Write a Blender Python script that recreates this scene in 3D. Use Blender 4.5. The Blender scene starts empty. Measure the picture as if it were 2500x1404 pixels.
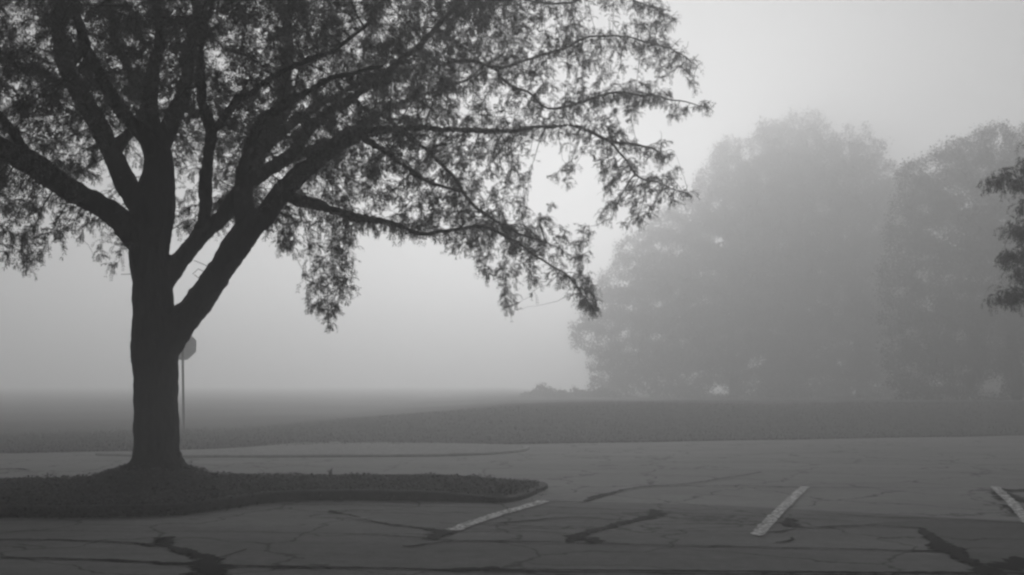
import bpy, math, random
import numpy as np
from mathutils import Vector, noise

random.seed(7)
RNG = np.random.default_rng(11)
SC = bpy.context.scene
COL = SC.collection

# ------------------------------------------------------------------ camera, sky, sun, exposure
CAM_H = 1.43
PITCH = math.atan(248.0 / 2500.0)
cd = bpy.data.cameras.new("camera")
cam = bpy.data.objects.new("camera", cd)
COL.objects.link(cam)
cam.location = (0, 0, CAM_H)
cam.rotation_euler = (math.radians(90) + PITCH, 0, 0)
cd.sensor_width = 36.0
cd.lens = 36.0
cd.clip_start = 0.05
cd.clip_end = 2000
SC.camera = cam

SUN_EL = math.radians(15.5)
SUN_AZ = math.radians(3)           # clockwise from +Y (the view direction)
SKY_STRENGTH = 0.06
SUN_STRENGTH = 1.5
HAZE_DENSITY = 0.0118
EXPOSURE = 0.67
SKY_FLAT = 0.3
SKY_GAIN = 1.55
HAZE_ANISO = 0.59

w = bpy.data.worlds.new("World")
SC.world = w
w.use_nodes = True
nt = w.node_tree
bg = nt.nodes["Background"]
sky = nt.nodes.new("ShaderNodeTexSky")
sky.sky_type = 'NISHITA'
sky.sun_disc = False
sky.sun_elevation = SUN_EL
sky.sun_rotation = SUN_AZ
sky.dust_density = 4.0
bw = nt.nodes.new("ShaderNodeRGBToBW")   # black and white photograph
nt.links.new(sky.outputs[0], bw.inputs[0])
pw = nt.nodes.new("ShaderNodeMath")      # an even overcast: the sky's own gradient, flattened
pw.operation = 'POWER'
pw.inputs[1].default_value = SKY_FLAT
nt.links.new(bw.outputs[0], pw.inputs[0])
ml = nt.nodes.new("ShaderNodeMath")
ml.operation = 'MULTIPLY'
ml.inputs[1].default_value = SKY_GAIN
nt.links.new(pw.outputs[0], ml.inputs[0])
nt.links.new(ml.outputs[0], bg.inputs["Color"])
bg.inputs["Strength"].default_value = SKY_STRENGTH

sd = bpy.data.lights.new("sun", 'SUN')
sd.energy = SUN_STRENGTH
sd.angle = math.radians(25)
sun = bpy.data.objects.new("sun", sd)
COL.objects.link(sun)
sdir = Vector((math.sin(SUN_AZ) * math.cos(SUN_EL), math.cos(SUN_AZ) * math.cos(SUN_EL), math.sin(SUN_EL)))
sun.rotation_euler = (-sdir).to_track_quat('-Z', 'Y').to_euler()
sun.location = (20, 150, 80)

SC.view_settings.view_transform = 'Standard'
SC.view_settings.look = 'None'
SC.view_settings.exposure = EXPOSURE
SC.view_settings.gamma = 1.0
SC.cycles.max_bounces = 8
SC.cycles.diffuse_bounces = 2
SC.cycles.volume_bounces = 4
SC.cycles.use_adaptive_sampling = False
SC.cycles.filter_width = 2.5
SC.cycles.use_denoising = True

# ------------------------------------------------------------------ geometry helpers
F = 2500.0


def at(px, py, Y):
    """The point seen at photo pixel (px, py) at distance Y along the ground."""
    a, b = (px - 1250) / F, (702 - py) / F
    dy = math.cos(PITCH) - b * math.sin(PITCH)
    dz = math.sin(PITCH) + b * math.cos(PITCH)
    t = Y / dy
    return np.array((a * t, Y, CAM_H + dz * t))


def gnd(px, py, z=0.0):
    """The point of the level z seen at photo pixel (px, py)."""
    a, b = (px - 1250) / F, (702 - py) / F
    dy = math.cos(PITCH) - b * math.sin(PITCH)
    dz = math.sin(PITCH) + b * math.cos(PITCH)
    t = (z - CAM_H) / dz
    return np.array((a * t, dy * t, z))


def mesh_obj(name, verts, faces, mat, parent=None, smooth=False):
    """faces: an (n,k) array or a list of index tuples; one mesh object."""
    me = bpy.data.meshes.new(name)
    verts = np.asarray(verts, dtype=np.float32)
    if isinstance(faces, np.ndarray):
        n, k = faces.shape
        me.vertices.add(len(verts))
        me.vertices.foreach_set("co", verts.ravel())
        me.loops.add(n * k)
        me.loops.foreach_set("vertex_index", faces.astype(np.int32).ravel())
        me.polygons.add(n)
        me.polygons.foreach_set("loop_start", np.arange(0, n * k, k, dtype=np.int32))
        me.update(calc_edges=True)
    else:
        me.from_pydata([tuple(v) for v in verts], [], faces)
        me.update()
    if smooth:
        me.polygons.foreach_set("use_smooth", np.ones(len(me.polygons), dtype=bool))
    me.materials.append(mat)
    o = bpy.data.objects.new(name, me)
    COL.objects.link(o)
    if parent:
        o.parent = parent
        o.location = -Vector(parent.location)     # geometry is built in world space
    return o


def thing(name, label, cat, loc, group=None):
    o = bpy.data.objects.new(name, None)
    o.empty_display_size = 0.2
    COL.objects.link(o)
    o.location = Vector([float(v) for v in loc])
    tag(o, label, cat, group)
    return o


def tag(o, label, cat, group=None):
    o["label"] = label
    o["category"] = cat
    if group:
        o["group"] = group
    return o


def kind(o, k, label=None):
    o["kind"] = k
    if label:
        o["label"] = label
    return o


class MB:
    """Collects vertices and faces of one mesh."""
    def __init__(self):
        self.v, self.f = [], []

    def add(self, vs, fs):
        n = len(self.v)
        self.v += [tuple(map(float, p)) for p in vs]
        self.f += [tuple(i + n for i in f) for f in fs]

    def build(self, name, mat, parent=None, smooth=False):
        return mesh_obj(name, self.v, self.f, mat, parent, smooth)


def tube(mb, pts, rads, sides=6, cap=True):
    pts = [np.asarray(p, float) for p in pts]
    rings = []
    up = None
    for i, p in enumerate(pts):
        a = pts[max(i - 1, 0)]
        b = pts[min(i + 1, len(pts) - 1)]
        t = b - a
        L = np.linalg.norm(t)
        t = t / L if L > 1e-9 else np.array((0, 0, 1.0))
        if up is None:
            up = np.array((1.0, 0, 0)) if abs(t[0]) < 0.8 else np.array((0, 1.0, 0))
        u = up - t * np.dot(up, t)
        u /= max(np.linalg.norm(u), 1e-9)
        up = u
        v = np.cross(t, u)
        rings.append([p + rads[i] * (math.cos(2 * math.pi * k / sides) * u + math.sin(2 * math.pi * k / sides) * v)
                      for k in range(sides)])
    vs = [q for r in rings for q in r]
    fs = []
    for i in range(len(pts) - 1):
        for k in range(sides):
            k2 = (k + 1) % sides
            fs.append((i * sides + k, i * sides + k2, (i + 1) * sides + k2, (i + 1) * sides + k))
    if cap:
        fs.append(tuple(range(sides - 1, -1, -1)))
        fs.append(tuple((len(pts) - 1) * sides + k for k in range(sides)))
    mb.add(vs, fs)


def crown_lean(px):
    """How much farther the crown reaches back on its right side and forward on its left (metres)."""
    return np.where(np.asarray(px) > 650, 0.0048 * (np.asarray(px, float) - 650), np.where(np.asarray(px) < 200, 0.0012 * (np.asarray(px, float) - 200), 0.0))


def resample(pts, step):
    """Catmull-Rom curve through rows of pts, resampled at about `step` along the first three columns."""
    P = np.asarray(pts, float)
    out = []
    for i in range(len(P) - 1):
        p0, p1, p2, p3 = P[max(i - 1, 0)], P[i], P[i + 1], P[min(i + 2, len(P) - 1)]
        n = max(1, int(round(np.linalg.norm((p2 - p1)[:3]) / step)))
        for k in range(n):
            t = k / n
            out.append(0.5 * ((2 * p1) + (-p0 + p2) * t + (2 * p0 - 5 * p1 + 4 * p2 - p3) * t * t
                              + (-p0 + 3 * p1 - 3 * p2 + p3) * t ** 3))
    out.append(P[-1])
    return np.array(out)


def smooth_loop(pts, step):
    P = np.asarray(pts, float)
    n = len(P)
    out = []
    for i in range(n):
        p0, p1, p2, p3 = P[i - 1], P[i], P[(i + 1) % n], P[(i + 2) % n]
        m = max(1, int(round(np.linalg.norm(p2 - p1) / step)))
        for k in range(m):
            t = k / m
            out.append(0.5 * ((2 * p1) + (-p0 + p2) * t + (2 * p0 - 5 * p1 + 4 * p2 - p3) * t * t
                              + (-p0 + 3 * p1 - 3 * p2 + p3) * t ** 3))
    return np.array(out)


def inside(poly, x, y):
    poly = np.asarray(poly, float)
    x, y = np.asarray(x, float), np.asarray(y, float)
    r = np.zeros(x.shape, bool)
    j = len(poly) - 1
    for i in range(len(poly)):
        xi, yi = poly[i]
        xj, yj = poly[j]
        c = ((yi > y) != (yj > y)) & (x < (xj - xi) * (y - yi) / (yj - yi + 1e-12) + xi)
        r ^= c
        j = i
    return r


def edge_dist(poly, x, y):
    poly = np.asarray(poly, float)
    d = np.full(np.shape(x), 1e9)
    for i in range(len(poly)):
        a, b = poly[i - 1], poly[i]
        ab = b - a
        t = np.clip(((x - a[0]) * ab[0] + (y - a[1]) * ab[1]) / max(ab @ ab, 1e-9), 0, 1)
        d = np.minimum(d, np.hypot(x - a[0] - t * ab[0], y - a[1] - t * ab[1]))
    return d


def fnoise(p, s, seed=0.0):
    return noise.noise(Vector((p[0] * s + seed, p[1] * s - seed * 1.7, (p[2] if len(p) > 2 else 0.0) * s + seed * 0.3)))


# ------------------------------------------------------------------ materials
def mat_base(name, rough=0.9, spec=0.3):
    m = bpy.data.materials.new(name)
    m.use_nodes = True
    b = m.node_tree.nodes["Principled BSDF"]
    b.inputs["Roughness"].default_value = rough
    b.inputs["Specular IOR Level"].default_value = spec
    return m, m.node_tree, b


def ramp_mat(name, lo, hi, scale, rough=0.9, spec=0.3, detail=6.0, bump=0.0, bump_scale=None, contrast=(0.3, 0.7), stretch=None):
    """Grey noise between two albedos, with optional fine bump."""
    m, t, b = mat_base(name, rough, spec)
    tc = t.nodes.new("ShaderNodeTexCoord")
    src = tc.outputs["Object"]
    if stretch:
        mp = t.nodes.new("ShaderNodeMapping")
        mp.inputs["Scale"].default_value = stretch
        t.links.new(src, mp.inputs["Vector"])
        src = mp.outputs[0]
    n = t.nodes.new("ShaderNodeTexNoise")
    n.inputs["Scale"].default_value = scale
    n.inputs["Detail"].default_value = detail
    n.inputs["Roughness"].default_value = 0.65
    t.links.new(src, n.inputs["Vector"])
    r = t.nodes.new("ShaderNodeValToRGB")
    r.color_ramp.elements[0].position = contrast[0]
    r.color_ramp.elements[1].position = contrast[1]
    r.color_ramp.elements[0].color = (lo, lo, lo, 1)
    r.color_ramp.elements[1].color = (hi, hi, hi, 1)
    t.links.new(n.outputs["Fac"], r.inputs[0])
    t.links.new(r.outputs[0], b.inputs["Base Color"])
    if bump:
        n2 = t.nodes.new("ShaderNodeTexNoise")
        n2.inputs["Scale"].default_value = bump_scale or scale * 4
        n2.inputs["Detail"].default_value = 4
        t.links.new(src, n2.inputs["Vector"])
        bp = t.nodes.new("ShaderNodeBump")
        bp.inputs["Strength"].default_value = bump
        bp.inputs["Distance"].default_value = 0.02
        t.links.new(n2.outputs["Fac"], bp.inputs["Height"])
        t.links.new(bp.outputs[0], b.inputs["Normal"])
    return m


def leaf_mat(name, lo, hi, transl=0.25):
    """Leaves: every leaf a slightly different grey, a little light through them."""
    m, t, b = mat_base(name, 0.8, 0.2)
    g = t.nodes.new("ShaderNodeNewGeometry")
    r = t.nodes.new("ShaderNodeValToRGB")
    r.color_ramp.elements[0].color = (lo, lo, lo, 1)
    r.color_ramp.elements[1].color = (hi, hi, hi, 1)
    t.links.new(g.outputs["Random Per Island"], r.inputs[0])
    t.links.new(r.outputs[0], b.inputs["Base Color"])
    if transl:
        tr = t.nodes.new("ShaderNodeBsdfTranslucent")
        t.links.new(r.outputs[0], tr.inputs["Color"])
        mx = t.nodes.new("ShaderNodeMixShader")
        mx.inputs[0].default_value = transl
        t.links.new(b.outputs[0], mx.inputs[1])
        t.links.new(tr.outputs[0], mx.inputs[2])
        t.links.new(mx.outputs[0], t.nodes["Material Output"].inputs["Surface"])
    return m


def asphalt_mat(name, lo, hi, rough=0.9):
    """Aggregate grain, stains stretched along the rows, hairline cracks."""
    m, t, b = mat_base(name, rough, 0.12)
    N, L = t.nodes, t.links
    tc = N.new("ShaderNodeTexCoord")

    def nz(scale, detail, rg, st=None):
        n = N.new("ShaderNodeTexNoise")
        n.inputs["Scale"].default_value = scale
        n.inputs["Detail"].default_value = detail
        n.inputs["Roughness"].default_value = rg
        if st:
            mp = N.new("ShaderNodeMapping")
            mp.inputs["Scale"].default_value = st
            L.new(tc.outputs["Object"], mp.inputs[0])
            L.new(mp.outputs[0], n.inputs["Vector"])
        else:
            L.new(tc.outputs["Object"], n.inputs["Vector"])
        return n.outputs["Fac"]

    def mth(op, a, c):
        q = N.new("ShaderNodeMath")
        q.operation = op
        for i, v in enumerate((a, c)):
            if isinstance(v, (int, float)):
                q.inputs[i].default_value = v
            else:
                L.new(v, q.inputs[i])
        return q.outputs[0]

    grain = nz(70, 5, 0.85)
    mid = nz(6, 6, 0.7)
    stain = nz(0.6, 5, 0.6, (0.3, 1, 1))
    tot = mth('ADD', mth('MULTIPLY', grain, 0.45), mth('ADD', mth('MULTIPLY', mid, 0.25), mth('MULTIPLY', stain, 0.40)))
    r = N.new("ShaderNodeValToRGB")
    r.color_ramp.elements[0].position = 0.40
    r.color_ramp.elements[1].position = 0.70
    r.color_ramp.elements[0].color = (lo, lo, lo, 1)
    r.color_ramp.elements[1].color = (hi, hi, hi, 1)
    L.new(tot, r.inputs[0])
    # hairline cracks
    vo = N.new("ShaderNodeTexVoronoi")
    vo.feature = 'DISTANCE_TO_EDGE'
    vo.inputs["Scale"].default_value = 0.55
    wob = N.new("ShaderNodeTexNoise")
    wob.inputs["Scale"].default_value = 1.6
    wob.inputs["Detail"].default_value = 5
    L.new(tc.outputs["Object"], wob.inputs["Vector"])
    ad = N.new("ShaderNodeMixRGB")
    ad.blend_type = 'ADD'
    ad.inputs[0].default_value = 0.9
    L.new(tc.outputs["Object"], ad.inputs[1])
    L.new(wob.outputs["Color"], ad.inputs[2])
    L.new(ad.outputs[0], vo.inputs["Vector"])
    ck = N.new("ShaderNodeValToRGB")
    ck.color_ramp.elements[0].position = 0.002
    ck.color_ramp.elements[1].position = 0.016
    ck.color_ramp.elements[0].color = (0.12, 0.12, 0.12, 1)
    ck.color_ramp.elements[1].color = (1, 1, 1, 1)
    L.new(vo.outputs["Distance"], ck.inputs[0])
    mu = N.new("ShaderNodeMixRGB")
    mu.blend_type = 'MULTIPLY'
    mu.inputs[0].default_value = 0.8
    L.new(r.outputs[0], mu.inputs[1])
    L.new(ck.outputs[0], mu.inputs[2])
    L.new(mu.outputs[0], b.inputs["Base Color"])
    bp = N.new("ShaderNodeBump")
    bp.inputs["Strength"].default_value = 0.8
    bp.inputs["Distance"].default_value = 0.008
    L.new(grain, bp.inputs["Height"])
    L.new(bp.outputs[0], b.inputs["Normal"])
    return m


M_ASPHALT = asphalt_mat("asphalt_aisle", 0.15, 0.29, 0.85)
M_OLD = asphalt_mat("asphalt_old", 0.075, 0.22, 0.9)
M_PATCH = asphalt_mat("asphalt_repair", 0.05, 0.15, 0.9)
M_TAR = ramp_mat("tar", 0.003, 0.007, 30, 0.9, 0.05)
M_PAINT = ramp_mat("worn_paint", 0.45, 0.85, 16, 0.9, 0.1, contrast=(0.28, 0.6))
def worn_through(m, scale, lo, hi):
    t = m.node_tree
    tc = t.nodes.new("ShaderNodeTexCoord")
    n = t.nodes.new("ShaderNodeTexNoise")
    n.inputs["Scale"].default_value = scale
    n.inputs["Detail"].default_value = 8
    n.inputs["Roughness"].default_value = 0.75
    t.links.new(tc.outputs["Object"], n.inputs["Vector"])
    r = t.nodes.new("ShaderNodeValToRGB")
    r.color_ramp.elements[0].position = lo
    r.color_ramp.elements[1].position = hi
    t.links.new(n.outputs["Fac"], r.inputs[0])
    tr = t.nodes.new("ShaderNodeBsdfTransparent")
    mx = t.nodes.new("ShaderNodeMixShader")
    t.links.new(r.outputs[0], mx.inputs[0])
    t.links.new(tr.outputs[0], mx.inputs[1])
    t.links.new(t.nodes["Principled BSDF"].outputs[0], mx.inputs[2])
    t.links.new(mx.outputs[0], t.nodes["Material Output"].inputs["Surface"])


worn_through(M_PAINT, 17, 0.38, 0.56)
M_FADED = ramp_mat("faded_paint", 0.15, 0.35, 9, 0.9, 0.2)
worn_through(M_FADED, 7, 0.42, 0.62)
M_GRASSLAND = ramp_mat("mown_grass", 0.07, 0.13, 2.5, 0.95, 0.1, bump=0.6, bump_scale=30)
M_BLADE = leaf_mat("grass_blade", 0.075, 0.13, 0.2)
M_SOIL = ramp_mat("mulch", 0.02, 0.05, 14, 1.0, 0.05, bump=1.0, bump_scale=40)
M_GRAVEL = ramp_mat("dry_gravel", 0.22, 0.40, 12, 0.95, 0.1, bump=0.8, bump_scale=50)
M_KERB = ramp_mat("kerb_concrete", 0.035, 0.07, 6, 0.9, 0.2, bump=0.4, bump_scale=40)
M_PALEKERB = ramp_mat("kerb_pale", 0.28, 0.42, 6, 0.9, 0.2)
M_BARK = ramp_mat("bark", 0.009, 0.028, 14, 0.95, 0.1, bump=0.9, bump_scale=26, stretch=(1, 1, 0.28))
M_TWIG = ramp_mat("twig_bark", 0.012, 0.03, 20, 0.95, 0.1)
M_LEAF = leaf_mat("small_leaflets", 0.06, 0.14, 0.6)
M_FARLEAF = leaf_mat("far_leaves", 0.07, 0.12, 0.4)
M_LITTER = leaf_mat("fallen_leaves", 0.008, 0.06, 0.0)
M_TURF = leaf_mat("thin_turf", 0.04, 0.15, 0.2)
M_PALE = leaf_mat("dry_blades", 0.12, 0.26, 0.1)
M_METAL = ramp_mat("sign_metal", 0.58, 0.66, 8, 0.6, 0.4)
M_POST = ramp_mat("sign_post", 0.26, 0.32, 10, 0.7, 0.4)

# ------------------------------------------------------------------ ground
def lot_edge(x):
    return 26.9 + 0.32 * np.clip(x, -40, 40)


def sstep(t):
    t = np.clip(t, 0, 1)
    return t * t * (3 - 2 * t)


CREST_X = [-60, -14, -9.0, -5.0, 0.0, 5.0, 17.0, 60.0]
CREST_H = [0.0, 0.0, 0.07, 0.34, 0.74, 0.84, 0.80, 0.8]


def terrain(x, y):
    x, y = np.asarray(x, float), np.asarray(y, float)
    d = y - lot_edge(x)
    h = np.interp(x, CREST_X, CREST_H)
    z = h * sstep(d / 11.0) * (1 - 0.35 * sstep((d - 13) / 40.0))
    lump = 0.05 * np.sin(x * 0.43 + 0.4) * np.sin(y * 0.31 + x * 0.11) * sstep((d - 1) / 6)
    low = np.where(d < 0, -0.06, 0.05 * sstep(d / 0.6) - 0.02)
    far_rise = 0.007 * np.maximum(0.0, y - 45.0) * sstep((y - 45.0) / 30.0) * (1 - sstep((x + 8.0) / 24.0))      # the field climbs slowly into the fog
    return z + lump + low + far_rise


gx = np.concatenate([np.linspace(-290, -50, 25), np.linspace(-48, 48, 193), np.linspace(50, 290, 25)])
gy = np.concatenate([np.linspace(-90, 14, 27), np.linspace(15, 75, 161), np.linspace(77, 380, 60)])
X, Y = np.meshgrid(gx, gy)
Z = terrain(X, Y)
nx, ny = len(gx), len(gy)
idx = np.arange(nx * ny).reshape(ny, nx)
faces = np.stack([idx[:-1, :-1], idx[:-1, 1:], idx[1:, 1:], idx[1:, :-1]], -1).reshape(-1, 4)
kind(mesh_obj("ground", np.stack([X, Y, Z], -1).reshape(-1, 3), faces, M_GRASSLAND, smooth=True), "structure")

# the parking lot: one sheet up to the lot edge
ex = np.linspace(-60, 60, 121)
ey = lot_edge(ex) + 0.10 * np.sin(ex * 1.3) + 0.06 * np.sin(ex * 3.1)
rows = [-40.0, 5.0, 15.0]
vs, fs = [], []
for x, yb in zip(ex, ey):
    for y in rows:
        vs.append((x, y, 0))
    vs.append((x, yb, 0))
for i in range(len(ex) - 1):
    for j in range(3):
        fs.append((i * 4 + j, (i + 1) * 4 + j, (i + 1) * 4 + j + 1, i * 4 + j + 1))
kind(mesh_obj("parking_lot", vs, fs, M_ASPHALT), "structure")


def ragged(pts, amp, s, seed):
    out = []
    for p in pts:
        out.append((p[0] + amp * fnoise(p, s, seed), p[1] + amp * fnoise(p, s, seed + 9.1)))
    return out


def sheet(name, poly_xy, z, mat, k="structure", parent=None):
    return kind(mesh_obj(name, [(p[0], p[1], z) for p in poly_xy], [tuple(range(len(poly_xy)))], mat, parent), k)


# older, darker asphalt of the parking bays (its far seam crosses the picture)
seam = [(-3000, 1228), (-900, 1225), (400, 1222), (1250, 1222), (1450, 1226), (1700, 1232), (2000, 1247), (2300, 1263), (2500, 1273), (3400, 1320)]
sp = [gnd(*p)[:2] for p in seam]
sp = resample(np.array([(x, y, 0) for x, y in sp]), 0.25)[:, :2]
sp = ragged(sp, 0.035, 1.2, 3.0)
sheet("old_asphalt", [(sp[-1][0], -20), ] + sp[::-1] + [(sp[0][0], -20)], 0.004, M_OLD)
# repaired, nearly black area beyond the wide crack on the right
rp = [(2110, 1282), (2250, 1290), (2290, 1328), (2340, 1358), (2400, 1390), (2470, 1420), (2560, 1480), (3400, 1500), (3400, 1330), (2700, 1288), (2500, 1278), (2300, 1272)]
rpw = smooth_loop([gnd(*p)[:2] for p in rp], 0.2)
sheet("asphalt_repair", ragged(rpw, 0.04, 2.0, 6.0), 0.008, M_PATCH)

# tar-filled cracks: ribbons of ragged width lying on the asphalt
TAR = [
    [(-200, 1312, .05), (0, 1315, .05), (200, 1319, .055), (330, 1325, .06), (380, 1330, .11), (430, 1336, .13), (470, 1347, .13), (505, 1362, .16)],
    [(385, 1321, .05), (400, 1314, .22), (412, 1326, .16)],
    [(410, 1318, .05), (440, 1317, .02)],
    [(495, 1352, .1), (513, 1370, .26), (508, 1392, .30), (505, 1415, .34), (500, 1450, .36)],
    [(520, 1362, .06), (560, 1352, .035), (600, 1340, .015)],
    [(-200, 1356, .05), (0, 1360, .06), (180, 1365, .06), (350, 1370, .08), (480, 1377, .1), (600, 1381, .08), (900, 1387, .05)],
    [(760, 1384, .03), (950, 1387, .05), (1100, 1390, .09), (1200, 1387, .16), (1240, 1390, .08), (1420, 1392, .05), (1700, 1393, .07), (2100, 1396, .08), (2420, 1399, .10), (2700, 1402, .1)],
    [(1180, 1394, .06), (1500, 1397, .03), (1800, 1401, .05), (2200, 1406, .05)],
    [(350, 1296, .015), (600, 1298, .02), (830, 1302, .03), (1000, 1310, .035), (1100, 1318, .045), (1400, 1324, .04), (1700, 1331, .045), (2000, 1339, .05), (2330, 1346, .06)],
    [(0, 1298, .02), (160, 1296, .02), (330, 1298, .015)],
    [(805, 1246, .05), (820, 1252, .1), (870, 1262, .04), (920, 1274, .07), (1000, 1284, .06), (1060, 1292, .12), (1085, 1301, .20), (1060, 1312, .15), (1030, 1315, .03)],
    [(985, 1334, .04), (1005, 1332, .09), (1060, 1325, .03), (1100, 1320, .03)],
    [(810, 1246, .02), (940, 1252, .03), (1020, 1254, .03), (1110, 1260, .015)],
    [(1075, 1276, .03), (1160, 1278, .03), (1280, 1272, .06), (1380, 1263, .05), (1430, 1263, .05), (1540, 1271, .04)],
    [(1590, 1243, .06), (1608, 1252, .16), (1580, 1264, .16), (1530, 1276, .12), (1480, 1290, .12), (1420, 1302, .12), (1398, 1314, .16), (1385, 1323, .08)],
    [(1420, 1310, .04), (1460, 1314, .12), (1455, 1322, .16), (1430, 1324, .06)],
    [(1440, 1300, .03), (1520, 1298, .02), (1640, 1304, .01)],
    [(1120, 1280, .03), (1300, 1284, .035), (1480, 1291, .03)],
    [(1100, 1290, .025), (1300, 1297, .03), (1400, 1305, .03)],
    [(1610, 1272, .03), (1800, 1273, .03), (1900, 1275, .06), (1935, 1284, .10), (2000, 1286, .07), (2110, 1282, .05), (2230, 1288, .06), (2260, 1300, .10), (2290, 1328, .16), (2320, 1345, .24), (2350, 1362, .16), (2400, 1388, .2), (2460, 1410, .3)],
    [(1925, 1266, .10), (1932, 1276, .14), (1940, 1285, .08)],
    [(1600, 1296, .02), (1800, 1298, .025), (1890, 1298, .06), (1940, 1290, .03)],
    [(1890, 1325, .02), (1925, 1318, .05), (1936, 1312, .02)],
    [(1620, 1251, .04), (1780, 1258, .03), (1920, 1265, .04), (2080, 1273, .02)],
    [(1250, 1236, .03), (1500, 1243, .03), (1640, 1250, .03)],
    [(1980, 1250, .02), (2150, 1262, .05), (2320, 1268, .06), (2500, 1277, .08)],
    [(1430, 1224, .10), (1470, 1208, .10), (1530, 1194, .06), (1600, 1186, .06), (1700, 1178, .05), (1860, 1152, .05)],
    [(1560, 1187, .05), (1800, 1186, .05), (1985, 1190, .08), (2150, 1190, .04), (2350, 1191, .03)],
    [(1700, 1206, .03), (1810, 1213, .03)],
    [(2432, 1192, .2), (2455, 1197, .25), (2500, 1196, .2), (2600, 1196, .2)],
    [(2440, 1200, .2), (2465, 1216, .32), (2485, 1222, .25), (2520, 1218, .2)],
    [(2445, 1232, .1), (2470, 1240, .15), (2490, 1254, .12)],
    [(2430, 1388, .3), (2470, 1378, .5), (2540, 1376, .5), (2700, 1380, .5)],
    [(0, 1146, .1), (40, 1144, .12), (75, 1148, .05)],
    [(0, 1156, .06), (20, 1156, .05)],
    [(700, 1232, .03), (850, 1232, .04), (1000, 1236, .03), (1250, 1240, .03)],
    [(40, 1330, .02), (110, 1337, .015)],
]
tb = MB()
for ti, line in enumerate(TAR):
    P = []
    for px, py, wd in line:
        g = gnd(px, py, 0.012)
        P.append((g[0], g[1], 0.012, wd))
    P = resample(np.array(P), 0.03)
    L, R = [], []
    for i, p in enumerate(P):
        a, b = P[max(i - 1, 0)], P[min(i + 1, len(P) - 1)]
        t = (b - a)[:2]
        t = t / max(np.linalg.norm(t), 1e-9)
        n = np.array((-t[1], t[0]))
        wd = max(p[3] * (0.8 if p[3] < 0.09 else 1.0), 0.006) * 0.5
        wl = wd * max(0.12, 1 + 0.8 * fnoise(p, 4, ti) + 0.8 * fnoise(p, 14, ti) + 0.6 * fnoise(p, 37, ti))
        wr = wd * max(0.12, 1 + 0.8 * fnoise(p, 4, ti + 40) + 0.8 * fnoise(p, 14, ti + 41) + 0.6 * fnoise(p, 37, ti + 42))
        off = n * (0.05 * fnoise(p, 1.3, ti + 80) + 0.025 * fnoise(p, 5.0, ti + 81) + 0.012 * fnoise(p, 17.0, ti + 82))
        zz = 0.012 + 0.0001 * ti
        L.append((*(p[:2] + n * wl + off), zz))
        R.append((*(p[:2] - n * wr + off), zz))
    n = len(P)
    tb.add(L + R, [(n + i, n + i + 1, i + 1, i) for i in range(n - 1)])
kind(tb.build("tar_seams", M_TAR), "structure")

# worn white bay lines
def stripe(pts, width, label, seed):
    P = [gnd(*p) for p in pts]
    P = resample(np.array(P), 0.03)
    mb = MB()
    n = len(P)
    L, R = [], []
    for i, p in enumerate(P):
        a, b = P[max(i - 1, 0)], P[min(i + 1, n - 1)]
        t = (b - a)[:2]
        t /= np.linalg.norm(t)
        nn = np.array((-t[1], t[0]))
        e = min(1.0, 0.45 + min(i, n - 1 - i) * 0.22)
        wl = 0.5 * width * e * (1 + 0.15 * fnoise(p, 3, seed) + 0.15 * fnoise(p, 13, seed) + 0.4 * fnoise(p, 37, seed))
        wr = 0.5 * width * e * (1 + 0.15 * fnoise(p, 3, seed + 30) + 0.15 * fnoise(p, 13, seed + 3) + 0.4 * fnoise(p, 37, seed + 5))
        L.append((*(p[:2] + nn * wl), 0.020))
        R.append((*(p[:2] - nn * wr), 0.020))
    mb.add(L + R, [(n + i, n + i + 1, i + 1, i) for i in range(n - 1)])
    o = mb.build("parking_line", M_PAINT)
    return tag(o, label, "parking line", "worn white parking bay lines")


stripe([(1105, 1299), (1160, 1278), (1220, 1258), (1280, 1241), (1330, 1226)], 0.16,
       "worn white parking line ending at the tip of the tree island", 1.0)
stripe([(1846, 1312), (1880, 1275), (1915, 1240), (1945, 1210), (1966, 1191)], 0.13,
       "straight white parking line standing alone between the other two", 2.0)
stripe([(2428, 1191), (2462, 1222), (2500, 1263), (2560, 1330)], 0.13,
       "short white parking line beside the black tar patch, cut by the picture edge", 3.0)
fb = MB()
for k, line in enumerate([[(845, 1266, .12), (875, 1270, .3), (905, 1273, .12)], [(625, 1238, .05), (650, 1235, .12), (665, 1233, .04)],
                          [(690, 1232, .04), (715, 1230, .08), (740, 1229, .03)], [(1325, 1224, .05), (1420, 1223, .10), (1520, 1226, .03)],
                          [(580, 1248, .03), (610, 1246, .06), (640, 1245, .03)]]):
    P = resample(np.array([(*gnd(a, b)[:2], 0.019, wd) for a, b, wd in line]), 0.05)
    n = len(P)
    L = [(p[0], p[1] + p[3] * (0.5 + 0.4 * fnoise(p, 6, k)), 0.0190 + 0.0001 * k) for p in P]
    R = [(p[0], p[1] - p[3] * (0.5 + 0.4 * fnoise(p, 6, k + 7)), 0.0190 + 0.0001 * k) for p in P]
    fb.add(L + R, [(n + i, n + i + 1, i + 1, i) for i in range(n - 1)])
kind(fb.build("faded_paint", M_FADED), "structure")

# ------------------------------------------------------------------ kerbed islands
TREE_Y = 14.0
TBASE = at(380, 1145, TREE_Y)


def offset_loop(P, d):
    n = len(P)
    out = []
    for i in range(n):
        t = P[(i + 1) % n] - P[i - 1]
        t = t / max(np.linalg.norm(t), 1e-9)
        out.append(P[i] + d * np.array((-t[1], t[0])))
    return np.array(out)


def area(P):
    x, y = P[:, 0], P[:, 1]
    return 0.5 * np.sum(x * np.roll(y, -1) - y * np.roll(x, -1))


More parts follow.
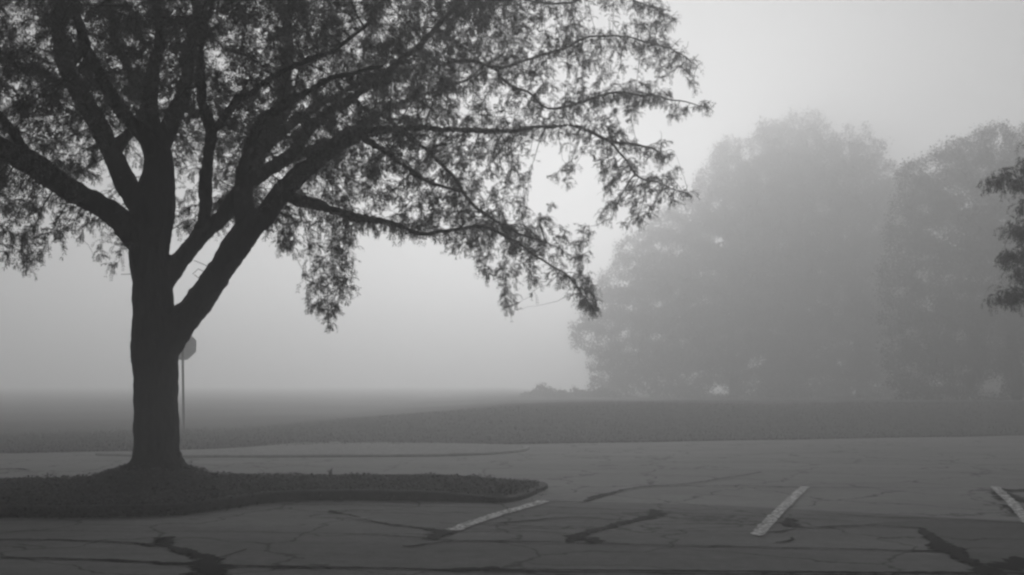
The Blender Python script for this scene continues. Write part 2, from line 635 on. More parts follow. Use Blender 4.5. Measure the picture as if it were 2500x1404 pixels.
def kerb(name, P, width, h, mat):
    """A kerb with a rounded top running round the counter-clockwise loop P."""
    prof = [(0.0, -0.05), (0.012, h - 0.03), (0.03, h - 0.006), (0.055, h), (width - 0.02, h), (width, h - 0.01), (width, -0.05)]
    vs, fs = [], []
    n = len(P)
    loops = [offset_loop(P, d) for d, _ in prof]
    for (d, z), lp in zip(prof, loops):
        for p in lp:
            wob = 0.006 * fnoise(p, 1.1, d) if z > 0 else 0
            vs.append((p[0], p[1], z * (1 - 0.6 * float(sstep((p[0] + 1.3) / 1.7))) + wob if z > 0 and name == 'kerb' else z + wob))
    for k in range(len(prof) - 1):
        for i in range(n):
            j = (i + 1) % n
            fs.append((k * n + i, k * n + j, (k + 1) * n + j, (k + 1) * n + i))
    return kind(mesh_obj(name, vs, fs, mat, smooth=True), "structure")


isl = [(-1000, 1262), (-500, 1263), (-100, 1263), (0, 1263), (200, 1264), (350, 1262), (450, 1256), (540, 1245), (630, 1231), (720, 1224), (850, 1222), (1000, 1224),
       (1150, 1227), (1230, 1228), (1275, 1220), (1315, 1204), (1338, 1192), (1330, 1184), (1280, 1181), (1200, 1179), (1000, 1178), (700, 1179), (500, 1179),
       (250, 1184), (0, 1189), (-200, 1192), (-600, 1195), (-1000, 1200), (-1300, 1215), (-1300, 1245)]
ISL = smooth_loop([gnd(*p)[:2] for p in isl], 0.12)
if area(ISL) < 0:
    ISL = ISL[::-1]
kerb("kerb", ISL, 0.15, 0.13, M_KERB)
BED = offset_loop(ISL, 0.14)


def mound(x, y):
    dx, dy = (x - TBASE[0]) / 1.0, (y - TBASE[1]) / 1.1
    dx = np.where(dx < 0, dx / 1.15, dx)
    r = np.hypot(dx, dy)
    z = 0.235 * np.exp(-(r / 0.75) ** 3.0) + 0.05 * np.exp(-(r / 1.6) ** 2)
    return z


def bed_height(x, y):
    return 0.115 * (1 - 0.6 * sstep((np.asarray(x, float) + 1.3) / 1.7)) + mound(x, y)


def bed_mesh(name, loop, hf, step, mat, lump=0.02):
    x0, y0 = loop.min(0)
    x1, y1 = loop.max(0)
    xs = np.arange(x0, x1 + step, step)
    ys = np.arange(y0, y1 + step, step)
    X, Y = np.meshgrid(xs, ys)
    ins = inside(loop, X, Y)
    d = edge_dist(loop, X, Y)
    Z = hf(X, Y) + lump * np.array([[fnoise((a, b), 2.3, 4) + 0.6 * fnoise((a, b), 6.1, 2) for a, b in zip(r1, r2)] for r1, r2 in zip(X, Y)]) \
        * np.minimum(1, d / 0.2)
    keep = ins | (d < step * 0.75)
    idx = -np.ones(X.shape, int)
    idx[keep] = np.arange(keep.sum())
    a, b, c, e = idx[:-1, :-1], idx[:-1, 1:], idx[1:, 1:], idx[1:, :-1]
    ok = (a >= 0) & (b >= 0) & (c >= 0) & (e >= 0)
    faces = np.stack([a[ok], b[ok], c[ok], e[ok]], -1)
    return kind(mesh_obj(name, np.stack([X[keep], Y[keep], Z[keep]], -1), faces, mat, smooth=True), "structure")


bed_mesh("tree_island_soil", BED, bed_height, 0.07, M_SOIL)


def quads_random(P, size, flat, aspect=0.55, droop=None):
    """One randomly turned leaf-shaped quad per point; `flat` 0..1 lays them level."""
    n = len(P)
    nrm = RNG.normal(size=(n, 3))
    nrm[:, 2] = np.abs(nrm[:, 2]) + flat * 6
    nrm /= np.linalg.norm(nrm, axis=1)[:, None]
    a = RNG.normal(size=(n, 3))
    a -= nrm * np.sum(a * nrm, 1)[:, None]
    a /= np.linalg.norm(a, axis=1)[:, None]
    b = np.cross(nrm, a)
    s = np.asarray(size).reshape(-1, 1)
    v = np.stack([P - a * s, P + b * s * aspect, P + a * s, P - b * s * aspect], 1)
    return v.reshape(-1, 3), np.arange(4 * n).reshape(n, 4)


# fallen leaves and low cover on the island
n = 42000
x0, y0 = BED.min(0)
x1, y1 = BED.max(0)
x0 = max(x0, -9.0)
pts = np.stack([RNG.uniform(x0, x1, n), RNG.uniform(y0, y1, n)], -1)
pts = pts[inside(offset_loop(ISL, 0.10), pts[:, 0], pts[:, 1])]
z = bed_height(pts[:, 0], pts[:, 1])
heap = np.array([max(0, fnoise(p, 1.9, 21) + 0.5 * fnoise(p, 5, 8)) for p in pts])
P = np.stack([pts[:, 0], pts[:, 1], z + 0.012 + RNG.random(len(z)) * (0.012 + 0.07 * heap)], -1)
sel_k = [p for p in ISL if -9 < p[0] and p[1] < TREE_Y + 0.6]
extra = []
for p in sel_k:
    m_ = int(5 + 41 * min(1, max(0, (-3.2 - p[0]) / 0.8)))
    q = np.stack([p[0] + RNG.normal(size=m_) * 0.1, p[1] + RNG.uniform(0.02, 0.17, m_), 0.135 + RNG.random(m_) * 0.03 - 0.078 * float(sstep((p[0] + 1.3) / 1.7))], -1)
    q2 = np.stack([p[0] + RNG.normal(size=m_) * 0.1, p[1] - np.abs(RNG.normal(size=m_)) * 0.035, RNG.random(m_) ** 2 * 0.11 + 0.012], -1)
    extra += [q, q2]
for px, py, hh in [(255, 1146, .08), (248, 1150, .06), (265, 1150, .05), (188, 1160, .05), (200, 1161, .04), (470, 1136, .05), (495, 1138, .05), (330, 1134, .04), (90, 1172, .03)]:
    c = at(px, py, TREE_Y + 0.5)
    q = RNG.normal(size=(70, 3)) * (0.07, 0.08, 0.35 * hh) + (c[0], c[1], 0)
    q[:, 2] += bed_height(q[:, 0], q[:, 1]) + hh * 0.7
    extra.append(q)
P = np.concatenate([P] + extra)
turf = (P[:, 0] > TBASE[0] + 1.6 + 1.2 * RNG.normal(size=len(P))) & (RNG.random(len(P)) < 0.8)
v, f = quads_random(P[turf], RNG.uniform(0.010, 0.026, turf.sum()), 0.1, 0.3)
kind(mesh_obj("thin_turf", v, f, M_TURF), "stuff", "thin paler ground cover on the narrow end of the tree island")
P = P[~turf]
v, f = quads_random(P, RNG.uniform(0.012, 0.034, len(P)), 0.25)
kind(mesh_obj("leaf_litter", v, f, M_LITTER), "stuff", "dark fallen leaves and low cover on the tree island")

# pale gravel island beyond the drive
med = [(230, 1111), (350, 1115), (500, 1117), (900, 1116), (1130, 1113), (1250, 1106), (1292, 1098), (1260, 1090), (1000, 1085), (850, 1082), (720, 1086), (610, 1096), (400, 1105)]
MED = smooth_loop([gnd(*p)[:2] for p in med], 0.25)
if area(MED) < 0:
    MED = MED[::-1]
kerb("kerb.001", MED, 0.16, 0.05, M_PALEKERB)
bed_mesh("gravel_island", offset_loop(MED, 0.15), lambda x, y: 0.05 + 0 * x, 0.18, M_GRAVEL, 0.03)

# grass blades on the rise: ground cover nobody could count
n = 60000
bx = RNG.uniform(-22, 30, n)
dd = np.abs(RNG.normal(size=n)) * 6
bx2 = np.concatenate([bx, RNG.uniform(-16, 26, 16000)])
dd = np.concatenate([dd, RNG.uniform(-0.15, 0.35, 16000)])
by = lot_edge(bx2) + dd
bz = terrain(bx2, by)
n = len(bx2)
hgt = RNG.uniform(0.02, 0.055, n)
ang = RNG.uniform(0, 2 * math.pi, n)
wd = RNG.uniform(0.008, 0.018, n)
lean = RNG.normal(size=(n, 2)) * 0.02
V = np.stack([np.stack([bx2 - np.cos(ang) * wd, by - np.sin(ang) * wd, bz - 0.01], -1),
              np.stack([bx2 + np.cos(ang) * wd, by + np.sin(ang) * wd, bz - 0.01], -1),
              np.stack([bx2 + lean[:, 0], by + lean[:, 1], bz + hgt], -1)], 1).reshape(-1, 3)
kind(mesh_obj("grass", V, np.arange(3 * n).reshape(n, 3), M_BLADE), "stuff", "short mown grass on the low rise beyond the parking lot")

# ------------------------------------------------------------------ trees
def grow(nodes, parents, A, step, kill, iters, jitter=0.2, trop=(0, 0, 0)):
    """Space colonisation: branch tips grow toward the points A until each is reached."""
    N = [np.asarray(p, float) for p in nodes]
    par = list(parents)
    nodes = np.array(N)
    near = np.full(len(A), -1)
    nd = np.full(len(A), 1e9)
    for s in range(0, len(nodes), 400):
        d = np.linalg.norm(A[:, None, :] - nodes[None, s:s + 400, :], axis=2)
        m = d.argmin(1)
        dm = d[np.arange(len(A)), m]
        b = dm < nd
        nd[b] = dm[b]
        near[b] = m[b] + s
    alive = nd > kill
    trop = np.asarray(trop, float)
    tried = {}
    for it in range(iters):
        ids = np.where(alive)[0]
        if len(ids) == 0:
            break
        src = near[ids]
        d = A[ids] - nodes[src]
        d /= np.linalg.norm(d, axis=1)[:, None]
        u, inv = np.unique(src, return_inverse=True)
        acc = np.zeros((len(u), 3))
        np.add.at(acc, inv, d)
        acc += trop + RNG.normal(size=acc.shape) * jitter
        acc /= np.maximum(np.linalg.norm(acc, axis=1)[:, None], 1e-9)
        new = nodes[u] + acc * step
        okm = []
        for i, uu in enumerate(u):
            k = tried.get(uu, 0)
            tried[uu] = k + 1
            okm.append(k < 4)
        okm = np.array(okm)
        dead = ~okm[inv]
        alive[ids[dead]] = False
        new, pu = new[okm], u[okm]
        if len(new) == 0:
            continue
        base = len(nodes)
        nodes = np.concatenate([nodes, new])
        par += list(pu)
        ids = np.where(alive)[0]
        if len(ids) == 0:
            break
        for s in range(0, len(new), 500):
            d = np.linalg.norm(A[ids][:, None, :] - new[None, s:s + 500, :], axis=2)
            m = d.argmin(1)
            dm = d[np.arange(len(ids)), m]
            b = dm < nd[ids]
            nd[ids[b]] = dm[b]
            near[ids[b]] = m[b] + base + s
        alive &= nd > kill
    return nodes, np.array(par)


def pipe(par, tip, e, fixed=None):
    n = len(par)
    acc = np.zeros(n)
    r = np.zeros(n)
    kids = np.zeros(n, int)
    for i in range(n - 1, -1, -1):
        r[i] = tip if kids[i] == 0 else acc[i] ** (1 / e)
        p = par[i]
        if p >= 0:
            acc[p] += r[i] ** e
            kids[p] += 1
    if fixed is not None:
        m = len(fixed)
        r[:m] = fixed
        for i in range(m, n):
            r[i] = min(r[i], 0.85 * r[par[i]])
    return r, kids


def chains(par, r, start=0):
    n = len(par)
    best = {}
    for i in range(start, n):
        p = par[i]
        if p >= 0 and (p not in best or r[i] > r[best[p]]):
            best[p] = i
    out = []
    for i in range(start, n):
        p = par[i]
        if p >= start and best.get(p) == i:
            continue
        c = [p, i] if p >= 0 else [i]
        while c[-1] in best and best[c[-1]] >= start:
            c.append(best[c[-1]])
        out.append(c)
    return out


# ---- the big shade tree: its limbs follow the photograph, each at its own distance
#      (px, py, radius px, distance offset m)
LIMBS = {
    "trunk": (None, [(381, 1172, 82, 0), (381, 1150, 66, 0), (381, 1125, 57, 0), (381, 1080, 53.5, 0), (380, 1000, 51.5, 0), (379, 920, 52, 0), (377, 870, 55.5, 0), (380, 830, 58, 0),
                     (376, 770, 50, 0), (371, 700, 47, 0), (366, 640, 46, 0), (367, 580, 48, 0), (372, 520, 52, 0), (380, 465, 46, .1), (388, 420, 38, .1), (388, 370, 32, .15)]),
    "R1": (("trunk", 7), [(385, 860, 40, 0), (418, 820, 42, 0), (461, 765, 36, -.05), (505, 708, 33, -.1), (548, 648, 32, -.2), (580, 594, 34, -.3), (610, 553, 32, -.3), (650, 520, 26, -.4), (690, 468, 25, -.5),
                          (735, 425, 24, -.6), (800, 374, 22, -.7), (860, 340, 20, -.7), (920, 319, 17, -.7), (1016, 311, 14, -.6), (1142, 317, 12, -.5), (1250, 321, 10, -.5), (1305, 309, 9, -.4),
                          (1359, 306, 8, -.4), (1413, 311, 7.5, -.3), (1485, 341, 6.5, -.2), (1557, 354, 5, -.2), (1610, 372, 3.5, -.2)]),
    "R1a": (("R1", 6), [(600, 556, 26, -.3), (596, 510, 24, 0), (594, 455, 22, .4), (612, 400, 20, .8), (640, 350, 18, 1.2), (680, 280, 16, 1.6), (700, 200, 14, 2), (705, 100, 12, 2.4), (690, 0, 10, 2.8), (690, -120, 7, 3.1), (720, -280, 4.5, 3.4)]),
    "C2": (("trunk", 9), [(380, 720, 30, 0), (415, 672, 23, .1), (450, 622, 22, .2), (497, 570, 21, .4), (545, 528, 20.5, .6), (584, 474, 21, .8), (613, 443, 20, 1.0), (667, 407, 18, 1.2), (721, 375, 17, 1.3), (740, 335, 16, 1.4),
                          (800, 280, 15, 1.2), (908, 208, 14, .9), (1016, 118, 13, .5), (1078, 46, 13, .3), (1130, -4, 11, .2), (1200, -70, 8, .1), (1290, -150, 5, .1)]),
    "C2b": (("C2", 7), [(667, 407, 15, 1.2), (735, 375, 14, 1.5), (810, 345, 12, 2.0), (900, 290, 10, 2.5), (1000, 240, 8, 3.0), (1120, 200, 6, 3.3), (1230, 130, 4, 3.5)]),
    "C2c": (("C2", 12), [(1016, 118, 9, .5), (1080, 150, 8.5, .2), (1150, 148, 8, 0), (1210, 160, 7, -.1), (1270, 151, 6, -.1), (1377, 119, 6, -.2), (1440, 90, 5, -.2), (1520, 92, 4, -.2), (1610, 112, 3, -.2), (1685, 148, 2, -.2)]),
    "C2d": (("C2c", 3), [(1210, 160, 6, -.1), (1233, 195, 6, -.3), (1287, 223, 5.5, -.5), (1341, 267, 5, -.6), (1420, 250, 5.5, -.7), (1485, 227, 5, -.8), (1580, 235, 4, -.9), (1660, 247, 3, -.9), (1718, 262, 2, -.9)]),
    "C2e": (("C2", 13), [(1078, 46, 8, .3), (1140, 26, 7.5, .5), (1185, 4, 7, .7), (1260, 0, 6, .9), (1360, 10, 5.5, 1.0), (1480, -10, 4.5, 1.1), (1570, 5, 3.5, 1.1), (1640, 50, 2, 1.1)]),
    "V": (("C2", 3), [(497, 570, 17, .4), (503, 530, 16, .2), (505, 461, 16, -.1), (508, 397, 15, -.4), (515, 324, 14, -.8), (500, 265, 13, -1.2), (485, 190, 11, -1.6), (500, 90, 9, -2), (520, 0, 7, -2.4), (540, -150, 5, -2.8)]),
    "Vb": (("V", 4), [(515, 324, 11, -.8), (560, 270, 10, -1.2), (620, 220, 9, -1.8), (700, 170, 8, -2.3), (800, 130, 6.5, -2.8), (900, 60, 5, -3.2)]),
    "LL": (("trunk", 11), [(378, 610, 34, 0), (335, 578, 34, -.1), (292, 535, 30, -.2), (240, 498, 27, -.3), (180, 470, 28, -.4), (130, 436, 29, -.5), (80, 402, 29, -.6), (20, 372, 27, -.6), (-70, 335, 24, -.7), (-180, 285, 19, -.8), (-330, 230, 14, -.8), (-500, 200, 9, -.8), (-640, 210, 5, -.8)]),
    "LLb": (("LL", 6), [(80, 402, 14, -.6), (30, 330, 13, -.9), (-30, 250, 11, -1.4), (-110, 150, 9, -1.9), (-200, 40, 7, -2.3), (-300, -80, 5, -2.6)]),
    "L2": (("trunk", 12), [(362, 520, 34, .1), (318, 462, 28, .3), (276, 382, 25, .6), (234, 292, 24, .9), (190, 218, 22, 1.3), (158, 160, 19, 1.7), (148, 100, 17, 2.0), (150, 30, 14, 2.3), (120, -80, 10, 2.7), (60, -220, 7, 3.0), (20, -350, 4, 3.2)]),
    "L2b": (("L2", 2), [(276, 382, 15, .6), (300, 342, 15, .7), (335, 306, 14, .9), (353, 240, 13, 1.2), (324, 187, 12, 1.6), (290, 108, 11, 2.0), (270, 20, 9, 2.3), (250, -100, 6, 2.6)]),
    "L2c": (("L2", 4), [(190, 218, 12, 1.3), (130, 190, 11, 1.5), (90, 165, 9, 1.8), (20, 150, 8, 2.2), (-80, 110, 6, 2.6), (-200, 90, 4, 2.8)]),
    "L3": (("trunk", 14), [(380, 400, 22, .1), (358, 340, 20, -.2), (324, 299, 18, -.5), (274, 234, 17, -.9), (246, 175, 15, -1.3), (222, 130, 13, -1.6), (190, 50, 11, -2), (150, -60, 8, -2.4), (90, -200, 5, -2.7)]),
    "CR": (("trunk", 15), [(388, 370, 26, .15), (412, 315, 22, .4), (434, 265, 20, .7), (452, 220, 18, 1.0), (462, 150, 16, 1.4), (480, 60, 13, 1.8), (470, -60, 10, 2.2), (440, -200, 7, 2.5), (450, -360, 4, 2.7)]),
    "CL": (("trunk", 15), [(388, 370, 24, .15), (372, 300, 21, 0), (362, 240, 19, -.2), (372, 170, 17, -.5), (390, 90, 14, -.9), (380, -20, 11, -1.2), (360, -160, 8, -1.5), (350, -320, 5, -1.7)]),
    "R2": (("R1", 8), [(690, 468, 16, -.5), (735, 492, 15, -.8), (800, 508, 13.5, -1.1), (854, 526, 12.5, -1.3), (944, 545, 11, -1.4), (1016, 569, 9, -1.5), (1088, 562, 8, -1.5), (1142, 555, 7.5, -1.5), (1200, 560, 6.5, -1.5), (1270, 600, 5, -1.5), (1340, 640, 4, -1.5), (1400, 690, 3, -1.5), (1448, 745, 2, -1.5)]),
    "R3": (("R1", 12), [(980, 314, 10, -.65), (1030, 350, 9, -.9), (1065, 385, 8.5, -1.0), (1100, 430, 8, -1.1), (1142, 487, 7.5, -1.2), (1180, 520, 6.5, -1.2), (1250, 560, 5, -1.2), (1330, 590, 4, -1.2)]),
    "R4": (("R1", 11), [(880, 332, 12, -.7), (940, 370, 11, -1.2), (1000, 420, 9, -1.8), (1060, 450, 7, -2.2), (1130, 470, 5, -2.5)]),
    "R5": (("R1", 19), [(1485, 341, 5, -.2), (1530, 390, 4.5, -.2), (1560, 435, 4, -.2), (1610, 450, 3, -.2), (1675, 468, 2, -.2)]),
    "B1": (("C2", 5), [(584, 474, 16, .8), (620, 400, 15, 1.6), (680, 330, 13, 2.5), (760, 270, 11, 3.2), (850, 220, 8, 3.8), (960, 180, 5, 4.2)]),
    "F1": (("R1a", 2), [(594, 455, 16, .4), (600, 380, 15, -.4), (640, 300, 13, -1.2), (720, 240, 11, -2.0), (820, 190, 8, -2.8), (930, 160, 5, -3.4)]),
}
nodes, npar, nrad = [], [], []
limb_nodes = {}
wood = MB()
for name, (src, pts) in LIMBS.items():
    W = []
    for px, py, r, dy in pts:
        dy = dy + float(crown_lean(px))
        p = at(px, py, TREE_Y + dy)
        W.append((*p, r * (TREE_Y + dy) / F * (0.56 if px > 1000 else 0.66 if px > 900 else 1.0 if px < 780 else 0.86)))
    W = resample(np.array(W), 0.11)
    if src is None:
        prev = -1
    else:
        pname, _ = src
        cand = limb_nodes[pname]
        d = [np.linalg.norm(nodes[c] - W[0, :3]) for c in cand]
        prev = cand[int(np.argmin(d))]
    ids = []
    for q in W:
        wa = 0.012 if q[3] > 0.11 else 0.05
        wob = np.array([wa * fnoise(q, 1.6, s) + (wa * 0.5) * fnoise(q, 4.3, s + 5) for s in (1, 2, 3)])
        nodes.append(q[:3] + wob)
        npar.append(prev)
        nrad.append(max(q[3], 0.006))
        prev = len(nodes) - 1
        ids.append(prev)
    limb_nodes[name] = ids
NL = len(nodes)

CROWN = [(-800, 100), (-760, 350), (-600, 520), (-300, 600), (-100, 640), (0, 626), (60, 640), (70, 662), (100, 635), (130, 600), (200, 590), (212, 560), (235, 590), (245, 630), (270, 680), (300, 630), (318, 590),
         (320, 540), (430, 545), (520, 560), (600, 560), (660, 560), (655, 590), (690, 615), (745, 615), (742, 690), (755, 760), (800, 800), (825, 750), (858, 725), (866, 640), (880, 570), (920, 560), (1000, 562),
         (1085, 572), (1100, 622), (1160, 630), (1190, 680), (1215, 650), (1230, 710), (1232, 765), (1252, 760), (1255, 705), (1300, 705), (1330, 660), (1375, 705), (1400, 720), (1440, 760), (1458, 755),
         (1440, 690), (1420, 645), (1448, 595), (1450, 552), (1390, 556), (1365, 505), (1380, 465), (1415, 410), (1395, 400), (1330, 395), (1295, 370), (1310, 338), (1365, 338), (1400, 375), (1440, 395), (1480, 465),
         (1475, 525), (1530, 560), (1588, 550), (1600, 495), (1668, 505), (1680, 462), (1640, 450), (1648, 400), (1640, 350), (1560, 343), (1520, 328), (1510, 302), (1600, 305), (1650, 290), (1688, 248), (1722, 270),
         (1700, 200), (1695, 150), (1640, 112), (1628, 62), (1645, 50), (1600, 0), (1550, -150), (1400, -350), (1150, -560), (800, -700), (300, -740), (-200, -620), (-600, -350)]
cx = RNG.uniform(-800, 1730, 60000)
cy = RNG.uniform(-740, 810, 60000)
k = inside(CROWN, cx, cy)
cx, cy = cx[k], cy[k]
D = edge_dist(CROWN, cx, cy) * TREE_Y / F
half = np.minimum(4.3, 0.25 + 1.25 * D)
uu = RNG.uniform(-1, 1, len(cx))
dy0 = np.sign(uu) * np.abs(uu) ** 0.75 * half
dy = dy0 + crown_lean(cx)
A = np.array([at(a, b, TREE_Y + d) for a, b, d in zip(cx, cy, dy)])
# clumps and voids, an open inside round the limbs, sparser outside the picture
keep = np.ones(len(A))
clump = np.array([fnoise(p, 0.85, 5) + 0.6 * fnoise(p, 1.9, 15) for p in A])
keep *= np.where(cx > 1180, np.clip((clump + 0.12) * 3.2, 0.05, 1.3), np.clip((clump + 0.28) * 2.6, 0.12, 1.25))
heart = at(420, 560, TREE_Y)
hd = np.linalg.norm((A - heart) * (1, 1, 0.85), axis=1)
keep *= np.where(dy0 > 0.8, np.where(cy < 560, 1.3, 0.3), np.where(hd < 1.3, 0.05, np.where(hd < 2.2, 0.4, 1.0)))
front = (dy0 < 0.3) & (cx > 250) & (cx < 640) & (cy > 330)
keep *= np.where(front, 0.05, 1.0)
out = (cy < -120) | (cx < -150)
keep *= np.where(out, 0.45, 1.0)
keep *= np.where((cx < 900) & ~out, 1.55, 1.25)
keep *= np.where(D < 0.3, 1.5, 1.0) * np.where((cx < 1250) & (cx > -150) & (cy < 380) & (cy > -120), 1.65, 1.0)
keep *= 0.60
A = A[RNG.random(len(A)) < keep]
# long sprays that hang below the rest
SPRAYS = [[(265, 520), (278, 575), (287, 640), (268, 685)], [(300, 560), (306, 610), (300, 640)], [(240, 515), (248, 570), (245, 640)], [(790, 520), (805, 570), (792, 640), (792, 700), (795, 755), (802, 808)], [(770, 520), (765, 600), (758, 660), (762, 740), (775, 775)],
          [(830, 530), (850, 600), (850, 690), (838, 732)], [(735, 505), (725, 560), (700, 600), (690, 625)], [(815, 540), (820, 620), (822, 700)], [(1200, 620), (1225, 690), (1242, 770)], [(1250, 690), (1245, 760)], [(1390, 640), (1430, 700), (1455, 768)], [(1295, 640), (1300, 712)],
          [(1480, 455), (1495, 515), (1470, 530)], [(1545, 450), (1545, 510), (1550, 560)], [(1570, 510), (1588, 560)], [(1640, 450), (1662, 505)], [(1620, 460), (1610, 500)], [(1680, 160), (1700, 220), (1724, 275)],
          [(1590, -10), (1620, 30), (1642, 65)], [(1600, 330), (1640, 370), (1650, 400)], [(80, 600), (85, 640), (66, 675)], [(30, 590), (15, 632)], [(160, 560), (150, 610)], [(200, 560), (190, 600)], [(1110, 580), (1115, 635)],
          [(1160, 590), (1180, 640), (1190, 685)], [(470, 640), (485, 660), (478, 680)], [(1440, 380), (1465, 440)], [(1400, 380), (1390, 430)], [(1650, 110), (1690, 150)]]
sp_pts = []
for line in SPRAYS:
    q = resample(np.array([(a, b, 0) for a, b in line], float), 11.0)
    d0 = -0.9 + RNG.normal() * 0.1 if line[0][0] > 700 and line[0][0] < 840 else RNG.normal() * 0.25
    for a, b, _ in q:
        for _k in range(2):
            sp_pts.append(at(a + RNG.normal() * 9, b + RNG.normal() * 7 - 12, TREE_Y + float(crown_lean(a)) + d0 + RNG.normal() * 0.12))
FILL = [(420, 320), (640, 320), (640, 520), (570, 560), (505, 600), (445, 625), (428, 600), (432, 470)]
GAP = [(455, 445), (495, 445), (500, 520), (455, 512)]
qx, qy = RNG.uniform(415, 645, 900), RNG.uniform(315, 630, 900)
ok = inside(FILL, qx, qy) & ~inside(GAP, qx, qy)
for a, b in zip(qx[ok], qy[ok]):
    if RNG.random() < 0.6:
        sp_pts.append(at(a, b, TREE_Y + RNG.uniform(0.7, 2.8)))
for i_ in range(NL):                    # short shoots along the outer boughs
    q = nodes[i_]
    for _k in range(2 if nrad[i_] < 0.085 and q[0] > TBASE[0] + 2.2 else 0):
        d_ = RNG.normal(size=3)
        sp_pts.append(np.array(q) + d_ / np.linalg.norm(d_) * RNG.uniform(0.21, 0.40))
A = np.concatenate([A, np.array(sp_pts)])
apy = (A[:, 2] - CAM_H) / A[:, 1]
apy = 702 - F * (apy - math.tan(PITCH)) / (1 + apy * math.tan(PITCH))
apx = 1250 + A[:, 0] / A[:, 1] * F
low = ((apy > 560) & (apx > 480)) | (apy > 590)
nodes, npar = grow(nodes, npar, A[~low], 0.15, 0.2, 120, 0.22, (0, 0, -0.03))
nodes, npar = grow(nodes, npar, A[low], 0.13, 0.18, 90, 0.3, (0, 0, -0.12))
rad, kids = pipe(npar, 0.0055, 2.35, np.array(nrad))

tree = thing("shade_tree", "big spreading shade tree with a forking dark trunk on the mounded kerbed island", "tree", (TBASE[0], TBASE[1], bed_height(TBASE[0], TBASE[1])))
# trunk and limbs as one skin: tubes fused by a voxel remesh, then bark relief
for nm, ids in limb_nodes.items():
    src = LIMBS[nm][0]
    pts = [nodes[i] for i in ids]
    rr = [nrad[i] for i in ids]
    m = max([j for j in range(len(rr)) if rr[j] > 0.028] + [1])
    tube(wood, pts[:m + 1], rr[:m + 1], 14)
# root flare
for a in range(7):
    th = a * 2 * math.pi / 7 + 0.3
    c = np.array((TBASE[0], TBASE[1], 0))
    pts, rr = [], []
    for s, z, r in [(0.10, 0.75, .16), (0.20, 0.48, .14), (0.30, 0.37, .11), (0.42, 0.31, .08), (0.62, 0.22, .05)]:
        pts.append(c + (math.cos(th) * s, math.sin(th) * s, z))
        rr.append(r)
    tube(wood, pts, rr, 8)
# burls along the left side of the trunk
for px, py, r in [(331, 838, 11), (327, 856, 9), (328, 880, 11), (331, 900, 9), (330, 816, 8), (334, 965, 6), (333, 1048, 6), (432, 1112, 12), (440, 1128, 12), (560, 660, 6), (545, 695, 6)]:
    c = at(px, py, TREE_Y - 0.02)
    rm = r * TREE_Y / F
    tube(wood, [c + (0, 0, -rm), c + (0, 0, -rm * 0.5), c, c + (0, 0, rm * 0.5), c + (0, 0, rm)], [rm * .3, rm * .85, rm, rm * .85, rm * .3], 8)
tmp = wood.build("trunk_raw", M_BARK)
md = tmp.modifiers.new("remesh", 'REMESH')
md.mode = 'VOXEL'
md.voxel_size = 0.021
sm = tmp.modifiers.new("smooth", 'SMOOTH')
sm.factor = 0.5
sm.iterations = 5
dg = bpy.context.evaluated_depsgraph_get()
me = bpy.data.meshes.new_from_object(tmp.evaluated_get(dg))
bpy.data.objects.remove(tmp)
nv = len(me.vertices)
co = np.empty(nv * 3, np.float32)
no = np.empty(nv * 3, np.float32)
me.vertices.foreach_get("co", co)
me.vertices.foreach_get("normal", no)
co, no = co.reshape(-1, 3), no.reshape(-1, 3)
disp = np.array([0.019 * fnoise((p[0], p[1], p[2] * 0.3), 9, 3) + 0.014 * fnoise((p[0], p[1], p[2] * 0.35), 22, 6) + 0.016 * fnoise(p, 3.1, 4) for p in co])
co += no * disp[:, None]
me.vertices.foreach_set("co", co.ravel())
me.update()
me.polygons.foreach_set("use_smooth", np.ones(len(me.polygons), dtype=bool))
me.materials.clear()
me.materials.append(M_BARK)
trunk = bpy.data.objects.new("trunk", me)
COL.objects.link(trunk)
trunk.parent = tree
trunk.location = -tree.location
# thinner wood: limb ends and everything grown from them
tw = MB()
for nm, ids in limb_nodes.items():
    rr = [nrad[i] for i in ids]
    m = max([j for j in range(len(rr)) if rr[j] > 0.028] + [1])
    if m < len(ids) - 1:
        tube(tw, [nodes[i] for i in ids[m - 1:]], rr[m - 1:], 6)
for c in chains(npar, rad, NL):
    pts = [nodes[i] for i in c]
    rr = [min(rad[c[1]] * 1.1, rad[c[0]])] + [rad[i] for i in c[1:]]
    tube(tw, pts, rr, 5 if rr[0] > 0.012 else 3, cap=False)


def compound_leaves(P, az, pitch, curl, length, pairs, lw):
    """Drooping pinnate leaves: `pairs` pairs of leaflets along a curved stalk; all arrays per leaf."""
    n = len(P)
    pos = P.copy()
    V = []
    seg = length / pairs
    for s in range(pairs):
        a = pitch - curl * (s / pairs)
        d = np.stack([np.cos(az) * np.cos(a), np.sin(az) * np.cos(a), np.sin(a)], -1)
        side = np.stack([-np.sin(az), np.cos(az), 0 * az], -1)
        tw_ = RNG.normal(size=n) * 0.5
        upv = np.cross(side, d)
        sd2 = side * np.cos(tw_)[:, None] + upv * np.sin(tw_)[:, None]
        pos = pos + d * seg[:, None]
        ll = (lw * (0.75 + 0.5 * RNG.random(n)) * (1.0 if s < pairs - 1 else 0.8))[:, None]
        for sg in (1, -1):
            o = sd2 * sg
            drop = np.array((0, 0, -1.0)) * 0.35
            tipv = pos + (o * 0.8 + d * 0.45 + drop) * ll
            mid = pos + (o * 0.8 + d * 0.45 + drop) * ll * 0.5
            half = np.cross(o, d) * 0.05 + d * 0.22
            V.append(np.stack([pos, mid + half * ll, tipv, mid - half * ll], 1))
    V = np.stack(V, 1)            # n, 2*pairs, 4, 3
    V = V.reshape(-1, 3)
    return V, np.arange(len(V)).reshape(-1, 4)


